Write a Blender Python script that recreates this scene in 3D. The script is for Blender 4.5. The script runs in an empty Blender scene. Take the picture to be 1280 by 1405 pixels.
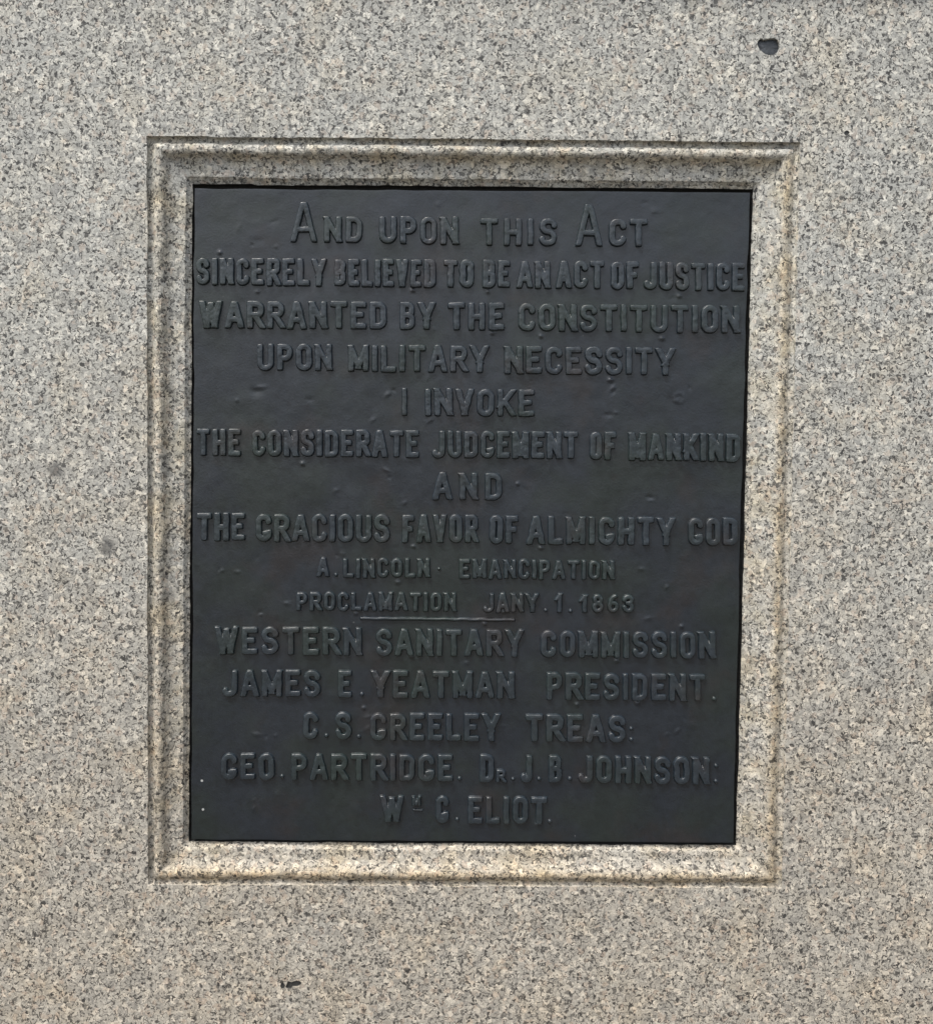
import bpy, math, random
import numpy as np
from mathutils import Matrix, Vector
from mathutils.geometry import delaunay_2d_cdt

random.seed(7); rng = np.random.default_rng(7)
S = bpy.context.scene
COL = S.collection

# ------------------------------------------------------------------ camera
FPX, CX, CY = 1700.0, 640.0, 702.5          # focal length and centre of the 1280x1405 photograph
D, CAMX, CAMZ, PITCH, YAW, ROLL = 1.70919295, -0.00969596, 0.08798548, -0.04548174, 0.00452472, 0.01156911
fwd = np.array([math.sin(YAW)*math.cos(PITCH), math.cos(YAW)*math.cos(PITCH), math.sin(PITCH)])
rt = np.array([math.cos(YAW), -math.sin(YAW), 0.0])
up = np.cross(rt, fwd)
right = rt*math.cos(ROLL)+up*math.sin(ROLL)
upv = -rt*math.sin(ROLL)+up*math.cos(ROLL)
Y_PLAQUE = 0.019                             # plaque face, behind the wall face at y = 0
# the fit was made for the plaque plane, so the camera stands D in front of it
CAM = np.array([CAMX, Y_PLAQUE-D, CAMZ])
cam = bpy.data.cameras.new('camera'); cam_o = bpy.data.objects.new('camera', cam); COL.objects.link(cam_o)
cam.sensor_fit = 'HORIZONTAL'; cam.sensor_width = 36; cam.lens = FPX/1280*36
cam.clip_start = 0.05; cam.clip_end = 500
cam_o.matrix_world = Matrix(((right[0], upv[0], -fwd[0], CAM[0]), (right[1], upv[1], -fwd[1], CAM[1]),
                             (right[2], upv[2], -fwd[2], CAM[2]), (0, 0, 0, 1)))
S.camera = cam_o

def on_plane(px, py, y=0.0):
    """photograph coordinates -> world x, z on the vertical plane at depth y (surveying the real positions)"""
    px = np.asarray(px, float); py = np.asarray(py, float); y = np.asarray(y, float)
    a = (px-CX)/FPX; b = -(py-CY)/FPX
    dx = fwd[0]+a*right[0]+b*upv[0]; dy = fwd[1]+a*right[1]+b*upv[1]; dz = fwd[2]+a*right[2]+b*upv[2]
    t = (y-CAM[1])/dy
    return CAM[0]+t*dx, CAM[2]+t*dz

# ------------------------------------------------------------------ light: overcast sky, veiled sun upper left
SUN_EL, SUN_AZ = math.radians(60), math.radians(40)      # azimuth: to the left of straight in front of the wall
W = bpy.data.worlds.new('World'); S.world = W; W.use_nodes = True
nt = W.node_tree; bg = nt.nodes['Background']
sky = nt.nodes.new('ShaderNodeTexSky'); sky.sky_type = 'NISHITA'; sky.sun_disc = False
sky.sun_elevation = SUN_EL
sunvec = Vector((-math.sin(SUN_AZ)*math.cos(SUN_EL), -math.cos(SUN_AZ)*math.cos(SUN_EL), math.sin(SUN_EL)))
sky.sun_rotation = math.atan2(sunvec.x, sunvec.y)
sky.air_density = 1.0; sky.dust_density = 4.0; sky.ozone_density = 1.0
hs = nt.nodes.new('ShaderNodeHueSaturation'); hs.inputs['Saturation'].default_value = 0.5
nt.links.new(sky.outputs[0], hs.inputs['Color']); nt.links.new(hs.outputs[0], bg.inputs[0])
bg.inputs[1].default_value = 0.10
sun = bpy.data.lights.new('sun', 'SUN'); sun.energy = 1.3; sun.angle = math.radians(16); sun.color = (1, .96, .90)
sun_o = bpy.data.objects.new('sun', sun); COL.objects.link(sun_o)
sun_o.rotation_euler = (-sunvec).to_track_quat('-Z', 'Y').to_euler()
S.view_settings.view_transform = 'Standard'; S.view_settings.look = 'None'
S.view_settings.gamma = 1; S.view_settings.exposure = 1.35

# ------------------------------------------------------------------ helpers
def mesh_obj(name, verts, faces, mat, parent=None, smooth=True, loc=None):
    verts = np.asarray(verts, float)
    if loc is not None: verts = verts-np.asarray(loc, float)
    me = bpy.data.meshes.new(name)
    me.from_pydata(verts.tolist() if len(verts) < 5000 else [tuple(v) for v in verts], [], [tuple(map(int, f)) for f in faces])
    me.materials.append(mat)
    me.polygons.foreach_set('use_smooth', [smooth]*len(me.polygons)); me.update()
    o = bpy.data.objects.new(name, me); COL.objects.link(o)
    if loc is not None: o.location = loc
    if parent is not None:
        o.parent = parent
        if loc is not None: o.location = Vector(loc)-parent.location
        else: o.location = -parent.location
    return o
def empty(name, loc, label, cat):
    o = bpy.data.objects.new(name, None); COL.objects.link(o); o.location = loc
    o['label'] = label; o['category'] = cat
    return o
def fnoise(x, amp, scale, seed):
    """smooth 1-D noise"""
    r = np.random.default_rng(seed).normal(size=4096)
    t = np.asarray(x, float)/scale+1000; i = np.floor(t).astype(int); f = t-i; f = f*f*(3-2*f)
    return amp*(r[i % 4096]*(1-f)+r[(i+1) % 4096]*f)
def noise2(x, y, scale, seed):
    r = np.random.default_rng(seed).normal(size=(256, 256))
    u = x/scale+500; v = y/scale+500; i = np.floor(u).astype(int); j = np.floor(v).astype(int)
    f = u-i; g = v-j; f = f*f*(3-2*f); g = g*g*(3-2*g)
    a = r[i % 256, j % 256]; b = r[(i+1) % 256, j % 256]; c = r[i % 256, (j+1) % 256]; d = r[(i+1) % 256, (j+1) % 256]
    return (a*(1-f)+b*f)*(1-g)+(c*(1-f)+d*f)*g

# ------------------------------------------------------------------ materials
class NG:
    def __init__(s, name):
        s.m = bpy.data.materials.new(name); s.m.use_nodes = True; s.t = s.m.node_tree
        s.b = s.t.nodes['Principled BSDF']
        s.pos = s.t.nodes.new('ShaderNodeNewGeometry').outputs['Position']
    def n(s, typ, ins=None, **kw):
        nd = s.t.nodes.new(typ)
        for k, v in kw.items(): setattr(nd, k, v)
        for k, v in (ins or {}).items():
            if hasattr(v, 'is_output') or isinstance(v, bpy.types.NodeSocket): s.t.links.new(v, nd.inputs[k])
            else: nd.inputs[k].default_value = v
        return nd
    def math(s, op, a, b=0.0, c=0.0, clamp=False):
        return s.n('ShaderNodeMath', {0: a, 1: b, 2: c}, operation=op, use_clamp=clamp).outputs[0]
    def noise(s, vec, scale, detail=2.0, rough=.5):
        return s.n('ShaderNodeTexNoise', {'Vector': vec, 'Scale': scale, 'Detail': detail, 'Roughness': rough})
    def step(s, v, lo, hi, a=0.0, b=1.0):
        return s.n('ShaderNodeMapRange', {'Value': v, 'From Min': lo, 'From Max': hi, 'To Min': a, 'To Max': b}, interpolation_type='SMOOTHSTEP').outputs[0]
    def mix(s, f, a, b, mode='MIX'):
        nd = s.n('ShaderNodeMix', data_type='RGBA', blend_type=mode)
        for k, v in ((0, f), (6, a), (7, b)):
            if isinstance(v, bpy.types.NodeSocket): s.t.links.new(v, nd.inputs[k])
            else: nd.inputs[k].default_value = v if k == 0 else (*v, 1) if len(v) == 3 else v
        return nd.outputs[2]

SMUDGES = [(*map(float, on_plane(x, y)), r) for x, y, r in ((76, 645, 17), (148, 751, 16), (1279, 958, 13))]
def granite(name, stain=0.0, seed=0.0):
    g = NG(name)
    P = g.n('ShaderNodeVectorMath', {0: g.pos, 1: (1000, 1000, 1000)}, operation='MULTIPLY').outputs[0]    # millimetres
    if seed: P = g.n('ShaderNodeVectorMath', {0: P, 1: (seed, seed, seed)}, operation='ADD').outputs[0]
    wn = g.noise(P, .16, 2).outputs['Color']
    wn = g.n('ShaderNodeVectorMath', {0: wn, 1: (.5, .5, .5)}, operation='SUBTRACT').outputs[0]
    wn = g.n('ShaderNodeVectorMath', {0: wn, 'Scale': 11.0}, operation='SCALE').outputs[0]
    Q = g.n('ShaderNodeVectorMath', {0: P, 1: wn}, operation='ADD').outputs[0]
    # feldspar / quartz grains
    v1 = g.n('ShaderNodeTexVoronoi', {'Vector': Q, 'Scale': 1/6.5}, feature='F1')
    sp = g.n('ShaderNodeSeparateColor', {0: v1.outputs['Color']})
    base = g.n('ShaderNodeValToRGB', {0: sp.outputs[0]}); cr = base.color_ramp
    cols = [(0.0, (.255, .260, .250)), (.25, (.318, .323, .306)), (.55, (.358, .363, .342)), (.8, (.41, .412, .385)), (1.0, (.54, .535, .49))]
    while len(cr.elements) < len(cols): cr.elements.new(.5)
    for e, (p, c) in zip(cr.elements, cols): e.position = p; e.color = (*c, 1)
    c = base.outputs[0]
    # odd pink and yellow grains
    pk = g.step(sp.outputs[1], .84, .95, 0, .3)
    c = g.mix(pk, c, (.43, .34, .27))
    # fine crystal mottling
    fn = g.noise(Q, .42, 3, .6).outputs['Fac']
    c = g.mix(1.0, c, g.n('ShaderNodeCombineColor', {0: g.step(fn, .25, .75, .70, 1.30), 1: g.step(fn, .25, .75, .70, 1.30), 2: g.step(fn, .25, .75, .70, 1.30)}).outputs[0], 'MULTIPLY')
    # pale quartz
    v2 = g.n('ShaderNodeTexVoronoi', {'Vector': Q, 'Scale': 1/8.5}, feature='F1')
    s2 = g.n('ShaderNodeSeparateColor', {0: v2.outputs['Color']})
    pale = g.math('MULTIPLY', g.step(s2.outputs[0], .88, .93), g.step(v2.outputs['Distance'], .52, .30))
    c = g.mix(g.math('MULTIPLY', pale, .75), c, (.60, .585, .53))
    # black mica: broken squiggles and specks
    n1 = g.noise(Q, .118, 1.2).outputs['Fac']; n2 = g.noise(P, .16, 1.0).outputs['Fac']
    ridge = g.step(g.math('ABSOLUTE', g.math('SUBTRACT', n1, .5)), .036, .022)
    squig = g.math('MULTIPLY', ridge, g.step(n2, .455, .49))
    cl = g.noise(P, .02, 2).outputs['Fac']                       # density varies over the block
    n3 = g.noise(Q, .205, .6).outputs['Fac']
    th = g.step(cl, .3, .7, .67, .62)
    speck = g.step(g.math('SUBTRACT', n3, th), -.01, .028)
    v3 = g.n('ShaderNodeTexVoronoi', {'Vector': Q, 'Scale': 1/5.0}, feature='F1')
    s3 = g.n('ShaderNodeSeparateColor', {0: v3.outputs['Color']})
    cell = g.math('MULTIPLY', g.step(s3.outputs[0], .90, .91), g.step(v3.outputs['Distance'], .60, .38))
    dark = g.math('MAXIMUM', g.math('MAXIMUM', squig, speck), cell)
    c = g.mix(g.math('MULTIPLY', dark, g.step(s3.outputs[1], 0, 1, .68, 1.0)), c, (.045, .046, .046))
    # three dark smudges seen on the face, left of the frame and by the right edge
    for qx, qz, qr in SMUDGES:
        d = g.n('ShaderNodeVectorMath', {0: g.n('ShaderNodeVectorMath', {0: P, 1: wn}, operation='ADD').outputs[0], 1: (qx*1000+seed, 0, qz*1000+seed)}, operation='DISTANCE').outputs['Value']
        c = g.mix(g.math('MULTIPLY', g.step(d, qr, qr*.35), .7), c, (.07, .073, .075))
    # broad tone and colour drift of the stone
    big = g.noise(P, .0075, 4, .6).outputs['Fac']
    c = g.mix(g.step(big, .35, .68, 0, .55), c, g.mix(1.0, c, (.95, .97, 1.0), 'MULTIPLY'))
    c = g.mix(1.0, c, (1.0, .985, .955), 'MULTIPLY')
    big2 = g.noise(g.n('ShaderNodeVectorMath', {0: P, 1: (900, 0, 300)}, operation='ADD').outputs[0], .012, 4, .65).outputs['Fac']
    c = g.mix(g.step(big2, .45, .72, 0, .8), c, g.mix(1.0, c, (1.05, .99, .90), 'MULTIPLY'))
    # warm brownish tint in blotches, stronger low on the block
    z = g.n('ShaderNodeSeparateXYZ', {0: g.pos}).outputs['Z']
    dn = g.noise(P, .009, 5, .62).outputs['Fac']
    warm_tint = g.math('MULTIPLY', g.step(g.math('ADD', z, g.math('MULTIPLY', g.math('SUBTRACT', dn, .5), .9)), .45, -.75), .8)
    c = g.mix(warm_tint, c, g.mix(1.0, c, (.94, .85, .765), 'MULTIPLY'))
    if stain:
        at = g.n('ShaderNodeAttribute', attribute_name='ochre').outputs['Fac']        # iron-brown run-off held by the bead
        on = g.noise(P, .03, 4, .65).outputs['Fac']
        c = g.mix(g.math('MULTIPLY', at, g.step(on, .3, .6, .35, 1.0)), c, g.mix(1.0, c, (.99, .88, .72), 'MULTIPLY'))
        sn = g.noise(P, .022, 4, .6).outputs['Fac']
        c = g.mix(g.step(sn, .42, .68, 0, stain), c, g.mix(1.0, c, (1.02, .94, .79), 'MULTIPLY'))
        sn2 = g.noise(g.n('ShaderNodeVectorMath', {0: P, 1: (300, 0, 900)}, operation='ADD').outputs[0], .03, 4, .6).outputs['Fac']
        c = g.mix(g.step(sn2, .5, .7, 0, stain*.7), c, g.mix(1.0, c, (.88, .86, .78), 'MULTIPLY'))
    g.t.links.new(c, g.b.inputs['Base Color'])
    g.b.inputs['Roughness'].default_value = .72
    g.b.inputs['Specular IOR Level'].default_value = .35
    h1 = g.noise(P, .3, 3, .6).outputs['Fac']
    hh = g.math('SUBTRACT', g.math('ADD', h1, g.math('MULTIPLY', g.noise(P, .06, 3).outputs['Fac'], 1.2)), g.math('MULTIPLY', dark, .35))
    bm = g.n('ShaderNodeBump', {'Strength': .75, 'Distance': .0011, 'Height': hh})
    g.t.links.new(bm.outputs[0], g.b.inputs['Normal'])
    return g.m

def bronze(name, tone=1.0, blue=1.0):
    g = NG(name)
    P = g.n('ShaderNodeVectorMath', {0: g.pos, 1: (1000, 1000, 1000)}, operation='MULTIPLY').outputs[0]
    a = g.noise(P, .009, 4, .6).outputs['Fac']
    b = g.noise(g.n('ShaderNodeVectorMath', {0: P, 1: (400, 0, 100)}, operation='ADD').outputs[0], .012, 4, .6).outputs['Fac']
    c = (.0074*tone, .0110*tone, .0160*tone*blue)
    c = g.mix(g.step(a, .40, .66, 0, .9), c, (.0082*tone, .0130*tone, .0120*tone))          # greenish patina
    c = g.mix(g.step(b, .52, .72, 0, .6), c, (.0140*tone, .0108*tone, .0105*tone))         # brownish patina
    f = g.noise(P, .12, 4, .65).outputs['Fac']
    k = g.step(f, .25, .75, .82, 1.2)
    c = g.mix(1.0, c, g.n('ShaderNodeCombineColor', {0: k, 1: k, 2: k}).outputs[0], 'MULTIPLY')
    # a few pale specks of lime
    v = g.n('ShaderNodeTexVoronoi', {'Vector': P, 'Scale': 1/26}, feature='F1')
    sc = g.n('ShaderNodeSeparateColor', {0: v.outputs['Color']})
    sp = g.math('MULTIPLY', g.step(sc.outputs[0], .955, .96), g.step(v.outputs['Distance'], .06, .02))
    c = g.mix(g.math('MULTIPLY', sp, .6), c, (.12, .125, .125))
    for qx, qy in ((277, 1071.5), (278.5, 1111)):           # two pale paint specks near the lower left corner
        X_, Z_ = on_plane(qx, qy, Y_PLAQUE)
        d = g.n('ShaderNodeVectorMath', {0: g.pos, 1: (float(X_), Y_PLAQUE, float(Z_))}, operation='DISTANCE').outputs['Value']
        c = g.mix(g.step(d, .0021, .0012), c, (.34, .35, .34))
    g.t.links.new(c, g.b.inputs['Base Color'])
    g.b.inputs['Metallic'].default_value = 0.0
    g.b.inputs['Specular IOR Level'].default_value = .62
    r = g.step(g.noise(P, .03, 4, .6).outputs['Fac'], .3, .7, .29, .37)
    g.t.links.new(r, g.b.inputs['Roughness'])
    hh = g.math('ADD', g.noise(P, .35, 3, .6).outputs['Fac'], g.math('MULTIPLY', g.noise(P, .045, 3).outputs['Fac'], 1.2))
    bm = g.n('ShaderNodeBump', {'Strength': .32, 'Distance': .0007, 'Height': hh})
    g.t.links.new(bm.outputs[0], g.b.inputs['Normal'])
    return g.m

M_GRANITE = granite('speckled_granite')
M_MOULD = granite('stained_granite', .6)
M_PANEL = bronze('dark_bronze'); M_LETTER = bronze('dark_bronze_letters', 1.75, .92)
def plain(name, col, rough, sc):
    g = NG(name)
    P = g.n('ShaderNodeVectorMath', {0: g.pos, 1: (1000, 1000, 1000)}, operation='MULTIPLY').outputs[0]
    f = g.noise(P, sc, 4, .6).outputs['Fac']; k = g.step(f, .25, .75, .7, 1.3)
    c = g.mix(1.0, col, g.n('ShaderNodeCombineColor', {0: k, 1: k, 2: k}).outputs[0], 'MULTIPLY')
    g.t.links.new(c, g.b.inputs['Base Color']); g.b.inputs['Roughness'].default_value = rough
    bm = g.n('ShaderNodeBump', {'Strength': .5, 'Distance': .001, 'Height': f}); g.t.links.new(bm.outputs[0], g.b.inputs['Normal'])
    return g.m
M_LEAD = plain('grey_lead', (.045, .052, .06), .55, .2)
M_PAVE = plain('pale_paving', (.11, .098, .082), .9, .004)
M_MICA = plain('black_mica', (.03, .03, .028), .5, .3)

# ------------------------------------------------------------------ the ground in front of the monument
GZ = -2.1
gr = mesh_obj('ground', [(-60, -60, GZ), (60, -60, GZ), (60, 60, GZ), (-60, 60, GZ)], [(0, 1, 2, 3)], M_PAVE, smooth=False)
gr['kind'] = 'structure'

# ------------------------------------------------------------------ granite pedestal
ped = empty('granite_pedestal', (0, .3, GZ), 'grey speckled granite pedestal with a carved frame sunk into its face round the dark plaque', 'pedestal')
OUT = [(201, 186), (1098, 194.5), (1073, 1219), (203, 1214.5)]        # outer arris of the carved frame: TL, TR, BR, BL
INN = [(264, 252), (1033, 259), (1010, 1160), (259, 1155)]        # inner edge of the frame
# profile: share of the way in, depth behind the wall face (mm)
PROF = [(0, .3), (.012, 1.2), (.022, 4.5), (.05, 6.6), (.10, 7.2), (.132, 6.8), (.155, 4.2), (.185, 1.8), (.225, .6), (.265, .5), (.31, 1.3),
        (.355, 3.2), (.40, 6.2), (.45, 9.2), (.52, 12.2), (.60, 14.2), (.70, 15.6), (.80, 16.2), (.850, 16.8), (.868, 18.0), (.90, 20.0), (.95, 22.6), (1.0, 24.5)]
PROF_WORN = [(0, .3), (.012, .8), (.03, 2.2), (.06, 3.8), (.10, 4.8), (.14, 4.7), (.18, 3.9), (.22, 2.8), (.27, 2.1), (.32, 2.5),
             (.38, 4.3), (.45, 7.6), (.52, 10.8), (.60, 13.2), (.70, 15.0), (.80, 16.2), (.850, 16.8), (.868, 18.0), (.90, 20.0), (.95, 22.6), (1.0, 24.5)]
ps = np.array([p[0] for p in PROF]); pd = np.array([p[1] for p in PROF])
srow = np.unique(np.concatenate([np.linspace(0, 1, 44), ps]))
NSEG = 190
verts = []; rings = []
for k, s in enumerate(srow):
    ring = []
    for e in range(4):
        a0 = np.array(OUT[e])*(1-s)+np.array(INN[e])*s; b0 = np.array(OUT[(e+1) % 4])*(1-s)+np.array(INN[(e+1) % 4])*s
        t = np.arange(NSEG)/NSEG
        px = a0[0]+(b0[0]-a0[0])*t; py = a0[1]+(b0[1]-a0[1])*t
        L = math.hypot(*(b0-a0)); q = t*L
        edge = np.clip(np.minimum(t, 1-t)*L/10, 0, 1)
        j = (fnoise(q, .25, 9, 11+e)+fnoise(q, .35, 60, 31+e)+noise2(q, np.full_like(q, s*66), 4, 51+e)*.28)*edge
        nx, ny = -(b0-a0)[1]/L, (b0-a0)[0]/L
        px = px+nx*j; py = py+ny*j
        dep = np.interp(s, ps, pd)+noise2(q, np.full_like(q, s*66), 6, 90+e)*.28*edge+noise2(q, np.full_like(q, s*66), 22, 95+e)*.35*edge
        # the right-hand bead is worn softer than the others
        if e == 1:
            wf = np.clip(np.minimum(t, 1-t)*L/30, 0, 1)
            dep = dep+.6*wf*(np.interp(s, [p[0] for p in PROF_WORN], [p[1] for p in PROF_WORN])-np.interp(s, ps, pd))
        if k == 0: dep = dep*0+.0
        y = dep/1000
        X, Z = on_plane(px, py, y)
        ring += [(X[i], y[i], Z[i]) for i in range(NSEG)]
    rings.append(ring)
rings.append([(x, .034, z) for x, y, z in rings[-1]])              # straight down to the recess floor
n = 4*NSEG
verts = [v for r in rings for v in r]; faces = []
for k in range(len(rings)-1):
    for i in range(n):
        j = (i+1) % n
        faces.append((k*n+i, k*n+j, (k+1)*n+j, (k+1)*n+i))
del faces[-n:]                                                      # the walls and floor of the recess are a part of their own
verts = verts[:-n]
mould = mesh_obj('frame_moulding', verts, faces, M_MOULD, ped)
at = mould.data.attributes.new('ochre', 'FLOAT', 'POINT')
ov = []
for s in srow:
    bead = math.exp(-((s-.25)/.11)**2); cove = math.exp(-((s-.42)/.10)**2)
    for amt in (.55*cove+.15*bead, .95*bead, 1.0*bead+.15*cove, .35*cove+.3*bead): ov += [amt]*NSEG
at.data.foreach_set('value', ov)
mould['label'] = 'carved bead and hollow frame with ochre staining round the plaque'

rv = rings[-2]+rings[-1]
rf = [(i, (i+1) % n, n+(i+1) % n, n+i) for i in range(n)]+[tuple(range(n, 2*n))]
M_GAP_SHADE = plain('painted_gap_shade', (.03, .03, .028), .9, .3)  # shade of the gap round the plaque, put into the recess colour
mesh_obj('plaque_recess', rv, rf, M_GAP_SHADE, ped)

# wall face: one slab with the frame opening and the small holes cut out of it
def blob(cx, cy, pts, y=0.0, jit=.5, sub=4):
    pts = np.array(pts, float)+np.array([cx, cy]); m = len(pts); out = []
    for i in range(m):                                             # Catmull-Rom outline
        p0, p1, p2, p3 = pts[i-1], pts[i], pts[(i+1) % m], pts[(i+2) % m]
        for t in np.arange(sub)/sub:
            out.append(.5*((2*p1)+(-p0+p2)*t+(2*p0-5*p1+4*p2-p3)*t*t+(-p0+3*p1-3*p2+p3)*t**3)+rng.normal(size=2)*jit*.5)
    return np.array(out)
HOLES = [  # socket upper right, and chipped mica pits
    dict(c=(1055, 62), p=[(-16, -3), (-12, -10), (-6, -8), (0, -10), (6, -10), (12, -8), (15, 1), (13, 7), (8, 12), (1, 13), (-6, 11), (-12, 6)], d=9, m=M_LEAD, plug=True),
    dict(c=(401, 1351), p=[(-7, 0), (-6, -4), (0, -3), (5, -4.5), (12, -3.5), (11, 1), (5, 3), (1, 2.5), (-3, 6), (-9, 4)], d=2, m=M_MICA, plug=False),
    dict(c=(388, 1353), p=[(-3, -2), (0, -4), (3, -1), (2, 3), (-1, 4), (-3, 2)], d=1.6, m=M_MICA, plug=False),
    dict(c=(1161, 182), p=[(-3, 1), (-1, -3), (4, -2), (4, 1), (0, 3)], d=1.4, m=M_MICA, plug=False)]
XW, ZT = .95, None
_, zt = on_plane(640, -20, 0); _, zb = on_plane(640, 1416, 0); zt = float(zt); zb = float(zb)
outer = [(-XW, zb), (XW, zb), (XW, zt), (-XW, zt)]
P2 = list(outer); loops = [[0, 1, 2, 3]]
r0 = [(v[0], v[2]) for v in rings[0]]
loops.append(list(range(4, 4+n))); P2 += r0
for h in HOLES:
    b = blob(*h['c'], h['p']); X, Z = on_plane(b[:, 0], b[:, 1], 0.0); h['w'] = list(zip(X, Z))
    loops.append(list(range(len(P2), len(P2)+len(X)))); P2 += h['w']
# loose interior points keep the triangles compact
gx = np.arange(-XW+.02, XW, .03); gz = np.arange(zb+.02, zt-.01, .03)
ring_xy = np.array(P2[4:])
for x in gx:
    for z_ in gz:
        if np.min(np.hypot(ring_xy[:, 0]-x, ring_xy[:, 1]-z_)) > .012: P2.append((x+rng.normal()*.002, z_+rng.normal()*.002))
edges = [(l[i], l[(i+1) % len(l)]) for l in loops for i in range(len(l))]
V, E, F, *_ = delaunay_2d_cdt([Vector(p) for p in P2], edges, [], 0, 1e-7)
def inside(p, poly):
    x, z_ = p; c = False; m = len(poly)
    for i in range(m):
        x1, z1 = poly[i]; x2, z2 = poly[i-1]
        if (z1 > z_) != (z2 > z_) and x < (x2-x1)*(z_-z1)/(z2-z1)+x1: c = not c
    return c
polys = [[P2[i] for i in l] for l in loops[1:]]
boxes = [(min(p[0] for p in q), max(p[0] for p in q), min(p[1] for p in q), max(p[1] for p in q)) for q in polys]
keep = []
for f in F:
    c = (sum(V[i].x for i in f)/len(f), sum(V[i].y for i in f)/len(f))
    bad = False
    for q, bb in zip(polys, boxes):
        if bb[0] <= c[0] <= bb[1] and bb[2] <= c[1] <= bb[3] and inside(c, q): bad = True; break
    if not bad:
        a, b_, c_ = [V[i] for i in f[:3]]
        keep.append(tuple(f) if (b_-a).cross(c_-a) > 0 else tuple(reversed(f)))
vv = [(v.x, 0.0, v.y) for v in V]
base_n = len(vv)
DEPTH = .9
vv += [(x, DEPTH, z_) for x, z_ in outer]
# sides and back of the block (the CDT keeps the first four points)
q = base_n
keep += [(0, q, q+1, 1), (1, q+1, q+2, 2), (2, q+2, q+3, 3), (3, q+3, q, 0), (q, q+3, q+2, q+1)]
die = mesh_obj('face_block', vv, keep, M_GRANITE, ped, smooth=False)

for h in HOLES:
    w = np.array(h['w']); c = w.mean(0); m = len(w); d = h['d']/1000
    vs = []; fs = []
    for k, (sc, dd) in enumerate([(1, 0), (1.0-.04, .25), (.94, .8), (.90, 1.0)]):
        vs += [(c[0]+(p[0]-c[0])*sc, d*dd, c[1]+(p[1]-c[1])*sc) for p in w]
    for k in range(3):
        for i in range(m):
            j = (i+1) % m; fs.append((k*m+i, k*m+j, (k+1)*m+j, (k+1)*m+i))
    if not h['plug']:
        fs.append(tuple(range(3*m, 4*m)))
        mesh_obj('chipped_pit', vs, fs, h['m'], ped, smooth=False)
    else:
        fs.append(tuple(range(3*m, 4*m)))
        so = mesh_obj('drilled_socket', vs, fs, M_GRANITE, ped, smooth=False)
        pv = [(c[0]+(p[0]-c[0])*.97, .0052, c[1]+(p[1]-c[1])*.97) for p in w]
        pv += [(c[0]+(p[0]-c[0])*.6+.0005, .0040+.0004*rng.normal(), c[1]+(p[1]-c[1])*.6-.001) for p in w]
        pv += [(c[0], .0042, c[1])]
        pf = [(i, (i+1) % m, m+(i+1) % m, m+i) for i in range(m)]+[(m+i, m+(i+1) % m, 2*m) for i in range(m)]
        pl = mesh_obj('lead_plug', pv, pf, M_LEAD, ped)
        pl['label'] = 'dark grey plug filling the small hole above the frame'

def block(name, x0, x1, y0, y1, z0, z1, bev=.004, parent=ped):
    import bmesh
    bm = bmesh.new(); bmesh.ops.create_cube(bm, size=1)
    for v in bm.verts: v.co = Vector(((x0+x1)/2+v.co.x*(x1-x0), (y0+y1)/2+v.co.y*(y1-y0), (z0+z1)/2+v.co.z*(z1-z0)))
    bmesh.ops.bevel(bm, geom=bm.edges[:], offset=bev, segments=3, affect='EDGES')
    me = bpy.data.meshes.new(name); bm.to_mesh(me); bm.free(); me.materials.append(M_GRANITE)
    o = bpy.data.objects.new(name, me); COL.objects.link(o); o.parent = parent; o.location = -parent.location
    return o
block('capping_course', -XW-.03, XW+.03, -.011, DEPTH+.03, zt+.004, zt+.32)
block('base_course', -XW-.05, XW+.05, -.012, DEPTH+.05, zb-.34, zb-.004)
block('plinth', -XW-.12, XW+.12, -.09, DEPTH+.12, GZ, zb-.348)
block('mortar_bed', -XW+.01, XW-.01, .012, DEPTH-.012, zb-.0045, zb+.0005, bev=.0001)

# ------------------------------------------------------------------ bronze plaque
pc = on_plane(642, 706, Y_PLAQUE)
PL0 = Vector((float(pc[0]), Y_PLAQUE, float(pc[1])))
plaque = empty('bronze_plaque', PL0, 'dark bronze plaque with raised capital lettering, set inside the carved granite frame', 'plaque')
PC = [(267.2, 258.3), (1028.6, 264.1), (1006.2, 1156.8), (263.0, 1152.0)]
NU, NV = 440, 516
u = np.linspace(0, 1, NU); v = np.linspace(0, 1, NV); U, Vv = np.meshgrid(u, v)
px = (PC[0][0]*(1-U)+PC[1][0]*U)*(1-Vv)+(PC[3][0]*(1-U)+PC[2][0]*U)*Vv
py = (PC[0][1]*(1-U)+PC[1][1]*U)*(1-Vv)+(PC[3][1]*(1-U)+PC[2][1]*U)*Vv
px += fnoise(py, .5, 26, 201)*(np.abs(U-.5)*2)**8; px += 1.4*np.sin(Vv*math.pi)*np.where(U > .5, -1, -.2)*(np.abs(U-.5)*2)**6
py += fnoise(px, .4, 30, 202)*(np.abs(Vv-.5)*2)**8
relief = noise2(px, py, 60, 301)*.35+noise2(px, py, 22, 302)*.14+noise2(px, py, 9, 303)*.045
def dent(x, y, r, h, ax=1.0, ang=0.0, ring=False):
    global relief
    dx = px-x; dy = py-y; ca, sa = math.cos(ang), math.sin(ang)
    a = (dx*ca+dy*sa)/(r*ax); b = (-dx*sa+dy*ca)/r; q = a*a+b*b
    h *= .72
    relief += h*(np.exp(-q*1.2) if not ring else np.exp(-((np.sqrt(q)-1)**2)*9))
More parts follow.
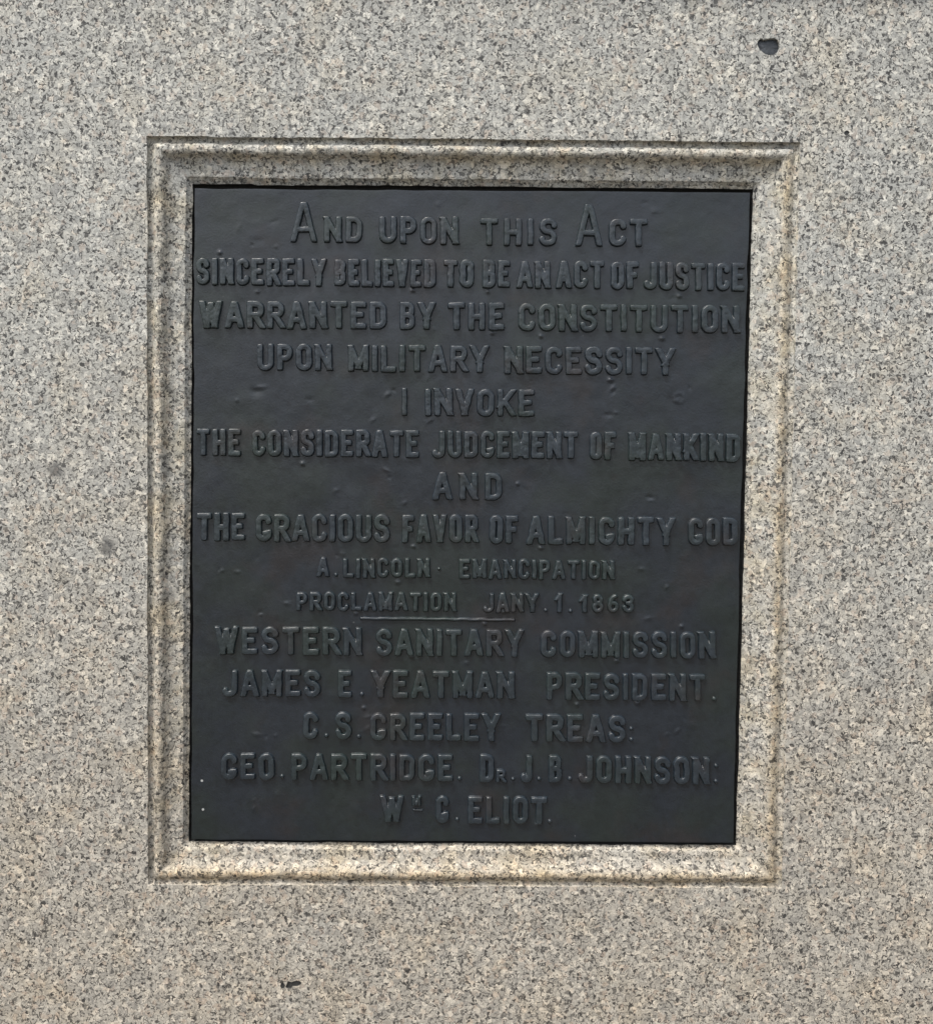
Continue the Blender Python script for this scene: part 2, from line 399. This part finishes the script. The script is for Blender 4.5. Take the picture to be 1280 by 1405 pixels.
# casting nubs and blemishes, all places seen on the plaque
for (x, y) in [(669, 400), (566, 398), (676, 457), (742, 461), (932, 406), (908, 464), (837, 521), (742, 752), (546, 799), (488, 842),
               (301, 346), (353, 400), (415, 636), (567, 750), (846, 907), (690, 840), (792, 967), (874, 965), (738, 1132), (711, 664), (935, 860), (665, 856), (565, 901), (500, 972)]:
    dent(x+rng.normal()*.5, y, rng.uniform(1.8, 2.6), rng.uniform(2.2, 3.6), rng.uniform(.8, 1.3))
for a in [(351, 537, 6, -1.5, 1.3, 0), (358, 531, 3, 1.2, 2.5, -.1), (325, 549, 2.5, 1.2), (425, 548, 3.5, -.7, 1.6), (841, 532, 2.2, 1.6, 2.0, -.9), (841, 538, 2.0, -1.2, 1.8, -.9),
          (834, 569, 3, -1.0, 2.2), (845, 566, 2, .8, 1.6), (532, 541, 2.5, 1.8, 1.8, -.8), (540, 535, 2, -1.2), (304, 783, 2.6, 1.5, 1.2, -.4), (301, 782, 2.4, -1.2), (326, 785, 2, 1.1, 2.2),
          (357, 841, 3.0, -1.4), (358, 843, 2, 1.6), (393, 828, 2.4, 1.1, 1.8), (892, 683, 3, -1.3, 1.8, .2), (893, 686, 2.4, .9, 1.8), (915, 806, 2.2, 1.6, 1.4, -1.2), (880, 781, 2.4, .9, 1.8),
          (889, 849, 2.6, .9, 2.4, -.2), (352, 1008, 3, 1.2, 2.2, .2), (365, 1011, 2.2, -1.0), (378, 1010, 2.2, .9), (930, 1003, 2.2, 1.2, 2.6, -.8), (915, 1008, 2, .9, 1.6, -.7), (948, 995, 6, .7, 1.3),
          (348, 1110, 2, 1.1, 1.8, -1.1), (380, 1090, 5, .6, 2), (349, 1098, 2, .8), (530, 645, 2.2, 1.2, 2.6, .5), (534, 655, 2, -1.0), (512, 576, 2.2, 1.1, 2.4, -.7), (590, 577, 2, 1.0, 2.6, -.6),
          (355, 330, 6, -.6, 2), (346, 336, 2.2, -1.0), (379, 338, 2, 1.0), (898, 289, 4, .8, 1.6), (601, 280, 4, .6), (946, 532, 1.8, -.9, 1.8, 1.4), (461, 673, 2.2, 1.0, 1.6, -.7), (555, 690, 2, 1.1, 1.8, -.7),
          (470, 760, 3, .9), (462, 762, 2, -.9), (504, 1000, 3, .7, 3, -.5), (505, 984, 2, .9, 3, -.2), (690, 996, 2, .8, 2), (640, 910, 2.4, .9, 1.8), (418, 1200, 2, .5)]:
    dent(*a)
dent(932, 546, 6.5, .55, ring=True); dent(929, 549, 2.5, .9, 1.5, -.6)
for i in range(80):
    dent(rng.uniform(280, 1000), rng.uniform(270, 1140), rng.uniform(1.2, 3), rng.normal()*.28, rng.uniform(1, 3), rng.uniform(-1.6, 1.6))
w_edge = np.minimum(np.minimum(U, 1-U)*745, np.minimum(Vv, 1-Vv)*897)
round_ = np.where(w_edge < 1.0, .12, 0)
yy = Y_PLAQUE-relief/1000+round_/1000
X, Z = on_plane(px, py, yy)
V3 = np.stack([X, yy, Z], -1).reshape(-1, 3)
idx = np.arange(NU*NV).reshape(NV, NU)
fa = np.stack([idx[:-1, :-1], idx[1:, :-1], idx[1:, 1:], idx[:-1, 1:]], -1).reshape(-1, 4).tolist()
rim = list(idx[0, :])+list(idx[1:, -1])+list(idx[-1, -2::-1])+list(idx[-2:0:-1, 0])
b0 = len(V3); back = V3[rim].copy(); back[:, 1] = .0335
V3 = np.concatenate([V3, back, V3[rim]]); m = len(rim)      # the sides get their own rim vertices so the front edge stays crisp
f0 = b0+m
fa += [(f0+i, f0+(i+1) % m, b0+(i+1) % m, b0+i) for i in range(m)]
fa.append(tuple(range(b0, b0+m)))
panel = mesh_obj('panel', V3, fa, M_PANEL, plaque)

def surf(pxq, pyq):
    """local relief height (mm) of the panel under photograph coordinates"""
    return noise2(pxq, pyq, 60, 301)*.35+noise2(pxq, pyq, 22, 302)*.14+noise2(pxq, pyq, 9, 303)*.045

# ---- lettering: every letter is drawn as strokes and cast as a low rounded relief
def fil(pts, closed=False):
    """polyline with rounded corners: points (x, y, r)"""
    out = []; m = len(pts)
    for i, p in enumerate(pts):
        x, y, r = (*p, 0)[:3]
        if r == 0 or (not closed and i in (0, m-1)): out.append((x, y)); continue
        a = np.array(pts[i-1][:2]); b = np.array([x, y]); c = np.array(pts[(i+1) % m][:2])
        da = a-b; dc = c-b; la = np.linalg.norm(da); lc = np.linalg.norm(dc); r_ = min(r, la*.5 if len(pts[i-1]) > 2 else la, lc*.5 if len(pts[(i+1) % m]) > 2 else lc)
        p0 = b+da/la*r_; p2 = b+dc/lc*r_
        for t in np.linspace(0, 1, 6): 
            w = .72
            out.append(tuple(((1-t)**2*p0+2*w*t*(1-t)*b+t*t*p2)/((1-t)**2+2*w*t*(1-t)+t*t)))
    if closed: out.append(out[0])
    return out
def glyph(ch, W_, H):
    r = min(W_*.48, H*.26); L = lambda *p: ('s', list(p)); C_ = lambda pts, cl=False: ('c', fil(pts, cl))
    if ch == 'A': return [L((-.01*W_, 0), (.43*W_, H)), L((1.01*W_, 0), (.57*W_, H)), L((.2*W_, .29*H), (.8*W_, .29*H))]
    if ch == 'B': return [L((0, 0), (0, H)), C_([(0, 0), (0, H), (.93*W_, H, r*.8), (.93*W_, .53*H, r*.8), (0, .53*H)]), C_([(0, .53*H), (W_, .53*H, r), (W_, 0, r), (0, 0)])]
    if ch == 'C': return [C_([(W_, .79*H), (W_, H, r), (0, H, r), (0, 0, r), (W_, 0, r), (W_, .20*H)])]
    if ch == 'D': return [L((0, 0), (0, H)), C_([(0, 0), (0, H), (W_, H, r), (W_, 0, r), (0, 0)])]
    if ch == 'E': return [L((0, 0), (0, H)), L((0, 0), (W_, 0)), L((0, H), (W_, H)), L((0, .52*H), (.74*W_, .52*H))]
    if ch == 'F': return [L((0, 0), (0, H)), L((0, H), (W_, H)), L((0, .5*H), (.74*W_, .5*H))]
    if ch == 'G': return [C_([(W_, .79*H), (W_, H, r), (0, H, r), (0, 0, r), (W_, 0, r), (W_, .20*H)]), L((W_*.66, .24*H), (W_*1.02, .27*H))]
    if ch == 'H': return [L((0, 0), (0, H)), L((W_, 0), (W_, H)), L((0, .48*H), (W_, .48*H))]
    if ch == 'I': return [L((W_/2, 0), (W_/2, H))]
    if ch == 'J': return [L((W_, .6*H), (W_, H)), C_([(0, .14*H), (0, 0, r*.8), (W_, 0, r), (W_, .8*H)])]
    if ch == 'K': return [L((0, 0), (0, H)), L((W_, H), (.05*W_, .36*H)), L((.35*W_, .56*H), (W_, 0))]
    if ch == 'L': return [L((0, 0), (0, H)), L((0, 0), (W_, 0))]
    if ch == 'M': return [L((0, 0), (0, H)), L((W_, 0), (W_, H)), L((0, H), (W_*.5, .1*H)), L((W_, H), (W_*.5, .1*H))]
    if ch == 'N': return [L((0, 0), (0, H)), L((W_, 0), (W_, H)), L((0, H), (W_, 0))]
    if ch == 'O': return [C_([(W_, H, r), (0, H, r), (0, 0, r), (W_, 0, r)], True)]
    if ch == 'P': return [L((0, 0), (0, H)), C_([(0, .3*H), (0, H), (W_, H, r), (W_, .45*H, r), (0, .45*H)])]
    if ch == 'R': return [L((0, 0), (0, H)), C_([(0, .3*H), (0, H), (W_, H, r*.85), (W_, .49*H, r*.85), (0, .49*H)]), L((.45*W_, .49*H), (W_*1.05, 0))]
    if ch == 'S': return [C_([(W_, .79*H), (W_, H, r), (0, H, r), (0, .56*H, r*.9), (W_, .47*H, r*.9), (W_, 0, r), (0, 0, r), (0, .19*H)])]
    if ch == 'T': return [L((W_/2, 0), (W_/2, H)), L((0, H), (W_, H))]
    if ch == 'U': return [L((0, .6*H), (0, H)), L((W_, .6*H), (W_, H)), C_([(0, .8*H), (0, 0, r), (W_, 0, r), (W_, .8*H)])]
    if ch == 'V': return [L((0, H), (.5*W_, 0)), L((W_, H), (.5*W_, 0))]
    if ch == 'W': return [L((0, H), (.27*W_, 0)), L((.27*W_, 0), (.5*W_, .92*H)), L((.5*W_, .92*H), (.73*W_, 0)), L((.73*W_, 0), (W_, H))]
    if ch == 'Y': return [L((0, H), (.5*W_, .42*H)), L((W_, H), (.5*W_, .42*H)), L((.5*W_, .5*H), (.5*W_, 0))]
    if ch == '1': return [L((W_*.6, 0), (W_*.6, H)), L((W_*.6, H), (0, .78*H))]
    if ch == '8': return [C_([(W_*.92, H, r), (W_*.08, H, r), (W_*.08, .54*H, r), (W_*.92, .54*H, r)], True), C_([(W_, .5*H, r), (0, .5*H, r), (0, 0, r), (W_, 0, r)], True)]
    if ch == '6': return [C_([(W_*.85, H), (.3*W_, .9*H, r), (0, .3*H), (0, .0, r), (W_, 0, r), (W_, .55*H, r), (0, .55*H, r), (0, .28*H)])]
    if ch == '3': return [C_([(0, .76*H), (0, H, r), (W_, H, r), (W_, .54*H, r), (.4*W_, .54*H)]), C_([(.4*W_, .54*H), (W_, .54*H, r), (W_, 0, r), (0, 0, r), (0, .24*H)])]
    if ch == '.': return [L((W_/2, H*.0), (W_/2, H*.0+.01))]
    raise ValueError(ch)
WT = dict(A=1.12, B=.95, C=.95, D=.97, E=.88, F=.84, G=1.0, H=1.0, I=.0, J=.85, K=1.0, L=.84, M=1.3, N=1.05, O=.97, P=.93, R=1.0, S=.97, T=1.0, U=1.0, V=1.05, W=1.5, Y=1.1)
WT.update({'1': .5, '8': .9, '6': .9, '3': .9})

def seg_d(x, y, a, b, flat, sw):
    ax, ay = a; bx, by = b; dx, dy = bx-ax, by-ay; L2 = dx*dx+dy*dy+1e-9; L_ = math.sqrt(L2)
    t = ((x-ax)*dx+(y-ay)*dy)/L2
    if flat:     # flat-ended bar: the distance measured so that the side is at sw
        side = np.abs((x-ax)*dy-(y-ay)*dx)/L_
        end = np.maximum(-t, t-1)*L_
        q0 = np.maximum(side, 0); e = end+sw*flat
        return np.where(e > 0, np.where(side > 0, np.maximum(side, e)+.18*np.minimum(side, np.maximum(e, 0))*0, e), side)
    t = np.clip(t, 0, 1)
    return np.hypot(x-ax-t*dx, y-ay-t*dy)

count = [0]
def cast(ch, x0, x1, yt, yb, sw, name='letter', hgt=5.0, seed=0):
    """x0..x1, yt..yb: the letter's box on the plaque (photograph coordinates); sw: stroke width"""
    hw = sw/2; w = max(x1-x0-sw, .01); h = max(yb-yt-sw, .01)
    st = .62; pad = 2.2
    gx_ = np.arange(x0-pad, x1+pad+st, st); gy_ = np.arange(yt-pad, yb+pad+st, st)
    GX, GY = np.meshgrid(gx_, gy_)
    lx = GX-(x0+hw)+fnoise(GY, .22, 7, seed*3+1000); ly = (yb-hw)-GY+fnoise(GX, .22, 7, seed*3+1001)
    d = np.full(GX.shape, 99.0)
    for kind, pts in glyph(ch, w, h):
        if kind == 's':
            d = np.minimum(d, seg_d(lx, ly, pts[0], pts[1], 1.0 if ch != '.' else 0, 0.0) if ch == '.' else bar(lx, ly, pts[0], pts[1], hw))
        else:
            for a, b in zip(pts[:-1], pts[1:]): d = np.minimum(d, seg_d(lx, ly, a, b, 0, sw))
    # relief: flat-ish crown, sloping draft, buried foot
    rw = hw*(1+rng.normal()*.03)
    t = (rw+.6-d)/1.45                                   # 0 at the foot, 1 at the crown
    tt = np.clip(t, 0, 1.0)
    z = hgt*(tt*tt*(3-2*tt))*(1+.0*tt)+.35*np.clip((rw-d)/rw, 0, 1)
    z = z*(1+noise2(GX, GY, 6, 400+seed % 50)*.025)+noise2(GX, GY, 2.6, 500+seed % 50)*.05*tt
    z = np.where(t <= 0, -1.2*np.clip(-t*1.6, 0, 1)-.0, z)
    inn = t > -.75
    cell = inn[:-1, :-1] | inn[1:, :-1] | inn[1:, 1:] | inn[:-1, 1:]
    idx = np.arange(GX.size).reshape(GX.shape)
    q = np.stack([idx[:-1, :-1], idx[1:, :-1], idx[1:, 1:], idx[:-1, 1:]], -1)[cell]
    used, inv = np.unique(q, return_inverse=True); q = inv.reshape(-1, 4)
    fx = GX.ravel()[used]; fy = GY.ravel()[used]; fz = z.ravel()[used]+surf(fx, fy)-.15
    yv = Y_PLAQUE-fz/1000
    Xv, Zv = on_plane(fx, fy, Y_PLAQUE)
    c = on_plane((x0+x1)/2, (yt+yb)/2, Y_PLAQUE)
    count[0] += 1
    return mesh_obj(name, np.stack([Xv, yv, Zv], -1), q, M_LETTER, plaque, loc=(float(c[0]), Y_PLAQUE, float(c[1])))
def bar(x, y, a, b, hw):
    """square-ended bar; ends reach half a stroke past the centre-line points"""
    ax, ay = a; bx, by = b; dx, dy = bx-ax, by-ay; L_ = math.hypot(dx, dy)+1e-9; ux, uy = dx/L_, dy/L_
    # feet and heads of slanted bars are cut level, like the real letters
    mx, my = (ax+bx)/2, (ay+by)/2
    if abs(uy) > .35:
        end = np.abs(y-my)-abs(by-ay)/2
    else:
        end = np.abs((x-mx)*ux+(y-my)*uy)-L_/2
    side = np.abs((x-ax)*uy-(y-ay)*ux)
    return np.where(end > 0, np.maximum(side, end)+.15*np.minimum(side, end), side)

def word(txt, x0, x1, yt, yb, yt1=None, yb1=None, sw=None, name='letter', gap=.22):
    """lay the word out between x0 and x1; the line runs from (yt, yb) at x0 to (yt1, yb1) at x1"""
    yt1 = yt if yt1 is None else yt1; yb1 = yb if yb1 is None else yb1
    H = yb-yt; sw = sw or H*.225
    ws = [WT[c] for c in txt]; nn = len(txt)
    # box width = k*weight + sw (so I is a bare stroke)
    gp = gap*H*.5
    tot = x1-x0
    k = (tot-nn*sw-(nn-1)*gp)/max(sum(ws), .001) if sum(ws) else 0
    if k < H*.22 or k > H*.42:                          # let the spaces take up the difference
        k = min(max(k, H*.22), H*.42); gp = (tot-nn*sw-k*sum(ws))/max(nn-1, 1)
    x = x0
    for c, w_ in zip(txt, ws):
        bw = k*w_+sw; f = (x+bw/2-x0)/max(tot, 1)
        a = yt+(yt1-yt)*f+rng.normal()*.35; b = yb+(yb1-yb)*f+rng.normal()*.35
        cast(c, x, x+bw, a, b, sw*(1+rng.normal()*.02), name='numeral' if c.isdigit() else name, seed=count[0])
        x += bw+gp
def dot(x, y, r=2.7):
    cast('.', x-r, x+r, y-r, y+r, 2*r-.02, name='full_stop', hgt=2.6, seed=count[0])

word('A', 399.5, 436, 276, 333, sw=8.2); word('ND', 444.8, 497, 297, 333); word('UPON', 520.5, 629, 297, 334, 297.5, 336)
word('THIS', 659, 764, 299, 337, 300, 338); word('A', 790, 828, 280.5, 338, sw=8.4); word('CT', 835, 888, 300, 338)
word('SINCERELY', 269.5, 448, 353.6, 391, 355, 393, gap=.15); word('BELIEVED', 459, 598, 355, 393, 356, 395, gap=.15); word('TO', 608.5, 650, 356.5, 395, gap=.15)
word('BE', 662, 700, 357, 395.5, gap=.15); word('AN', 709, 755, 358, 396, gap=.15); word('ACT', 763, 829, 358, 396, gap=.15); word('OF', 838, 876, 359, 397, gap=.15); word('JUSTICE', 883, 1021.5, 359.6, 398, 361, 400, gap=.15)
word('WARRANTED', 274, 530.5, 412.5, 451, 414, 452); word('BY', 548.6, 597, 414.5, 452.5); word('THE', 614.6, 692, 415, 453.5); word('CONSTITUTION', 711, 1014, 416.5, 454.5, 419, 457.5)
word('UPON', 353.4, 456, 472, 509); word('MILITARY', 478, 670.5, 473, 510, 474, 512); word('NECESSITY', 692, 925.4, 475, 513, 477, 515)
word('I', 551.4, 559, 532, 570.5, sw=7.2); word('INVOKE', 583, 733.4, 532.5, 570.5, 534, 572)
word('THE', 270, 331, 588, 625.5, gap=.15); word('CONSIDERATE', 346, 575, 589, 626, 590, 628, gap=.15); word('JUDGEMENT', 593, 793, 591, 628.5, 592, 630, gap=.15)
word('OF', 808.6, 845, 592.5, 631, gap=.15); word('MANKIND', 862.4, 1015, 593.5, 632, 595, 634, gap=.15)
word('AND', 594, 689, 648, 685.5, 649, 687)
word('THE', 270.5, 337, 704, 742, gap=.15); word('GRACIOUS', 351, 535, 705, 743, 706, 745, gap=.15); word('FAVOR', 551.6, 656, 706, 745, gap=.15); word('OF', 671.5, 711, 707, 746, gap=.15)
word('ALMIGHTY', 723, 925.4, 708, 747, 710, 749); word('GOD', 943.7, 1011.5, 710.5, 749, gap=.15)
word('A', 435.5, 452, 765, 791.7, sw=6.3); dot(461, 788.5, 2.3); word('LINCOLN', 471, 590, 766, 793, sw=6.3); dot(602.4, 780.5, 2.0)
word('EMANCIPATION', 630, 843, 767, 794, 769, 796, sw=6.3)
word('PROCLAMATION', 407, 626, 812, 838, 813, 839.5, sw=6.3); word('JANY', 663, 738.5, 814, 840.5, sw=6.3); dot(749, 838, 2.4)
word('1', 762, 773, 814.5, 841, sw=6.1); dot(783, 838.5, 2.4); word('1863', 795.4, 869.5, 815, 840.5, 815.5, 841, sw=6.1)
word('WESTERN', 295.5, 496.6, 859.5, 897, 861, 899.5); word('SANITARY', 516, 718, 862.5, 900, 863.5, 901); word('COMMISSION', 741.6, 981, 865, 902, 867, 904.5)
word('JAMES', 305.7, 439.8, 919, 956); word('E', 464, 483.4, 919.5, 957); dot(496.6, 952.5); word('YEATMAN', 510, 706, 920, 957.5, 921, 959); word('PRESIDENT', 749.7, 968, 922.5, 960, 925, 962.5); dot(979.5, 959)
word('C', 416.4, 436.7, 977, 1014); dot(448, 1009.5); word('S', 460, 482.4, 977, 1014); dot(492.6, 1011); word('GREELEY', 508, 686, 978, 1015.5, 979, 1017.5); word('TREAS', 721, 858, 979.5, 1017.5, 981, 1019); dot(865.8, 999.5, 2.4); dot(865.8, 1014.5, 2.6)
word('GEO', 303.7, 376.8, 1033, 1069.8, 1033.5, 1070.3); dot(387, 1065.5); word('PARTRIDGE', 400, 621.7, 1033.5, 1070.5, 1035, 1072.5); dot(631, 1068.5)
word('D', 658, 677.6, 1035, 1073.5); word('R', 680.6, 697, 1055, 1073.7, sw=5.0); dot(704, 1069, 2.3); word('J', 714, 730.4, 1036, 1074); dot(739.5, 1069); word('B', 752.7, 771, 1036.5, 1074.5); dot(782, 1069)
word('JOHNSON', 793, 973, 1037, 1074.5, 1038.5, 1076.5); dot(982, 1051, 2.4); dot(982, 1072, 2.5)
word('W', 522, 561, 1091, 1129); word('M', 565.5, 581, 1091.5, 1106, sw=4.3); word('G', 598, 616, 1092, 1129.5); dot(627, 1124.5, 2.5); word('ELIOT', 642, 750.7, 1092, 1129.5, 1093.5, 1131); dot(754.3, 1127, 2.5)

def rule(x0, x1, y0, y1, th, name, hgt=2.8):
    st = .8; xs = np.arange(x0-2, x1+2, st); ts = np.arange(-th/2-2, th/2+2.01, .6)
    A, B = np.meshgrid(xs, ts); gy = y0+(y1-y0)*(A-x0)/(x1-x0)+B
    e = np.maximum(np.abs(A-(x0+x1)/2)-(x1-x0)/2+th/2, 0); d = np.hypot(e, B+fnoise(A, .25, 12, 77))
    t = np.clip((th/2+.8-d)/2.0, 0, 1); z = hgt*t*t*(3-2*t)-.9*(t <= 0)+surf(A, gy)-.1
    idx = np.arange(A.size).reshape(A.shape)
    q = np.stack([idx[:-1, :-1], idx[1:, :-1], idx[1:, 1:], idx[:-1, 1:]], -1).reshape(-1, 4)
    Xv, Zv = on_plane(A.ravel(), gy.ravel(), Y_PLAQUE); c = on_plane((x0+x1)/2, (y0+y1)/2, Y_PLAQUE)
    return mesh_obj(name, np.stack([Xv, Y_PLAQUE-z.ravel()/1000, Zv], -1), q, M_LETTER, plaque, loc=(float(c[0]), Y_PLAQUE, float(c[1])))
rule(494, 707, 848.4, 850.6, 4.4, 'raised_rule', 3.6)
rule(566.5, 580.5, 1111.5, 1112.3, 2.6, 'underscore', 2.2)
print('letters', count[0], 'tris', sum(len(o.data.loop_triangles) or len(o.data.polygons)*2 for o in COL.objects if o.type == 'MESH'))
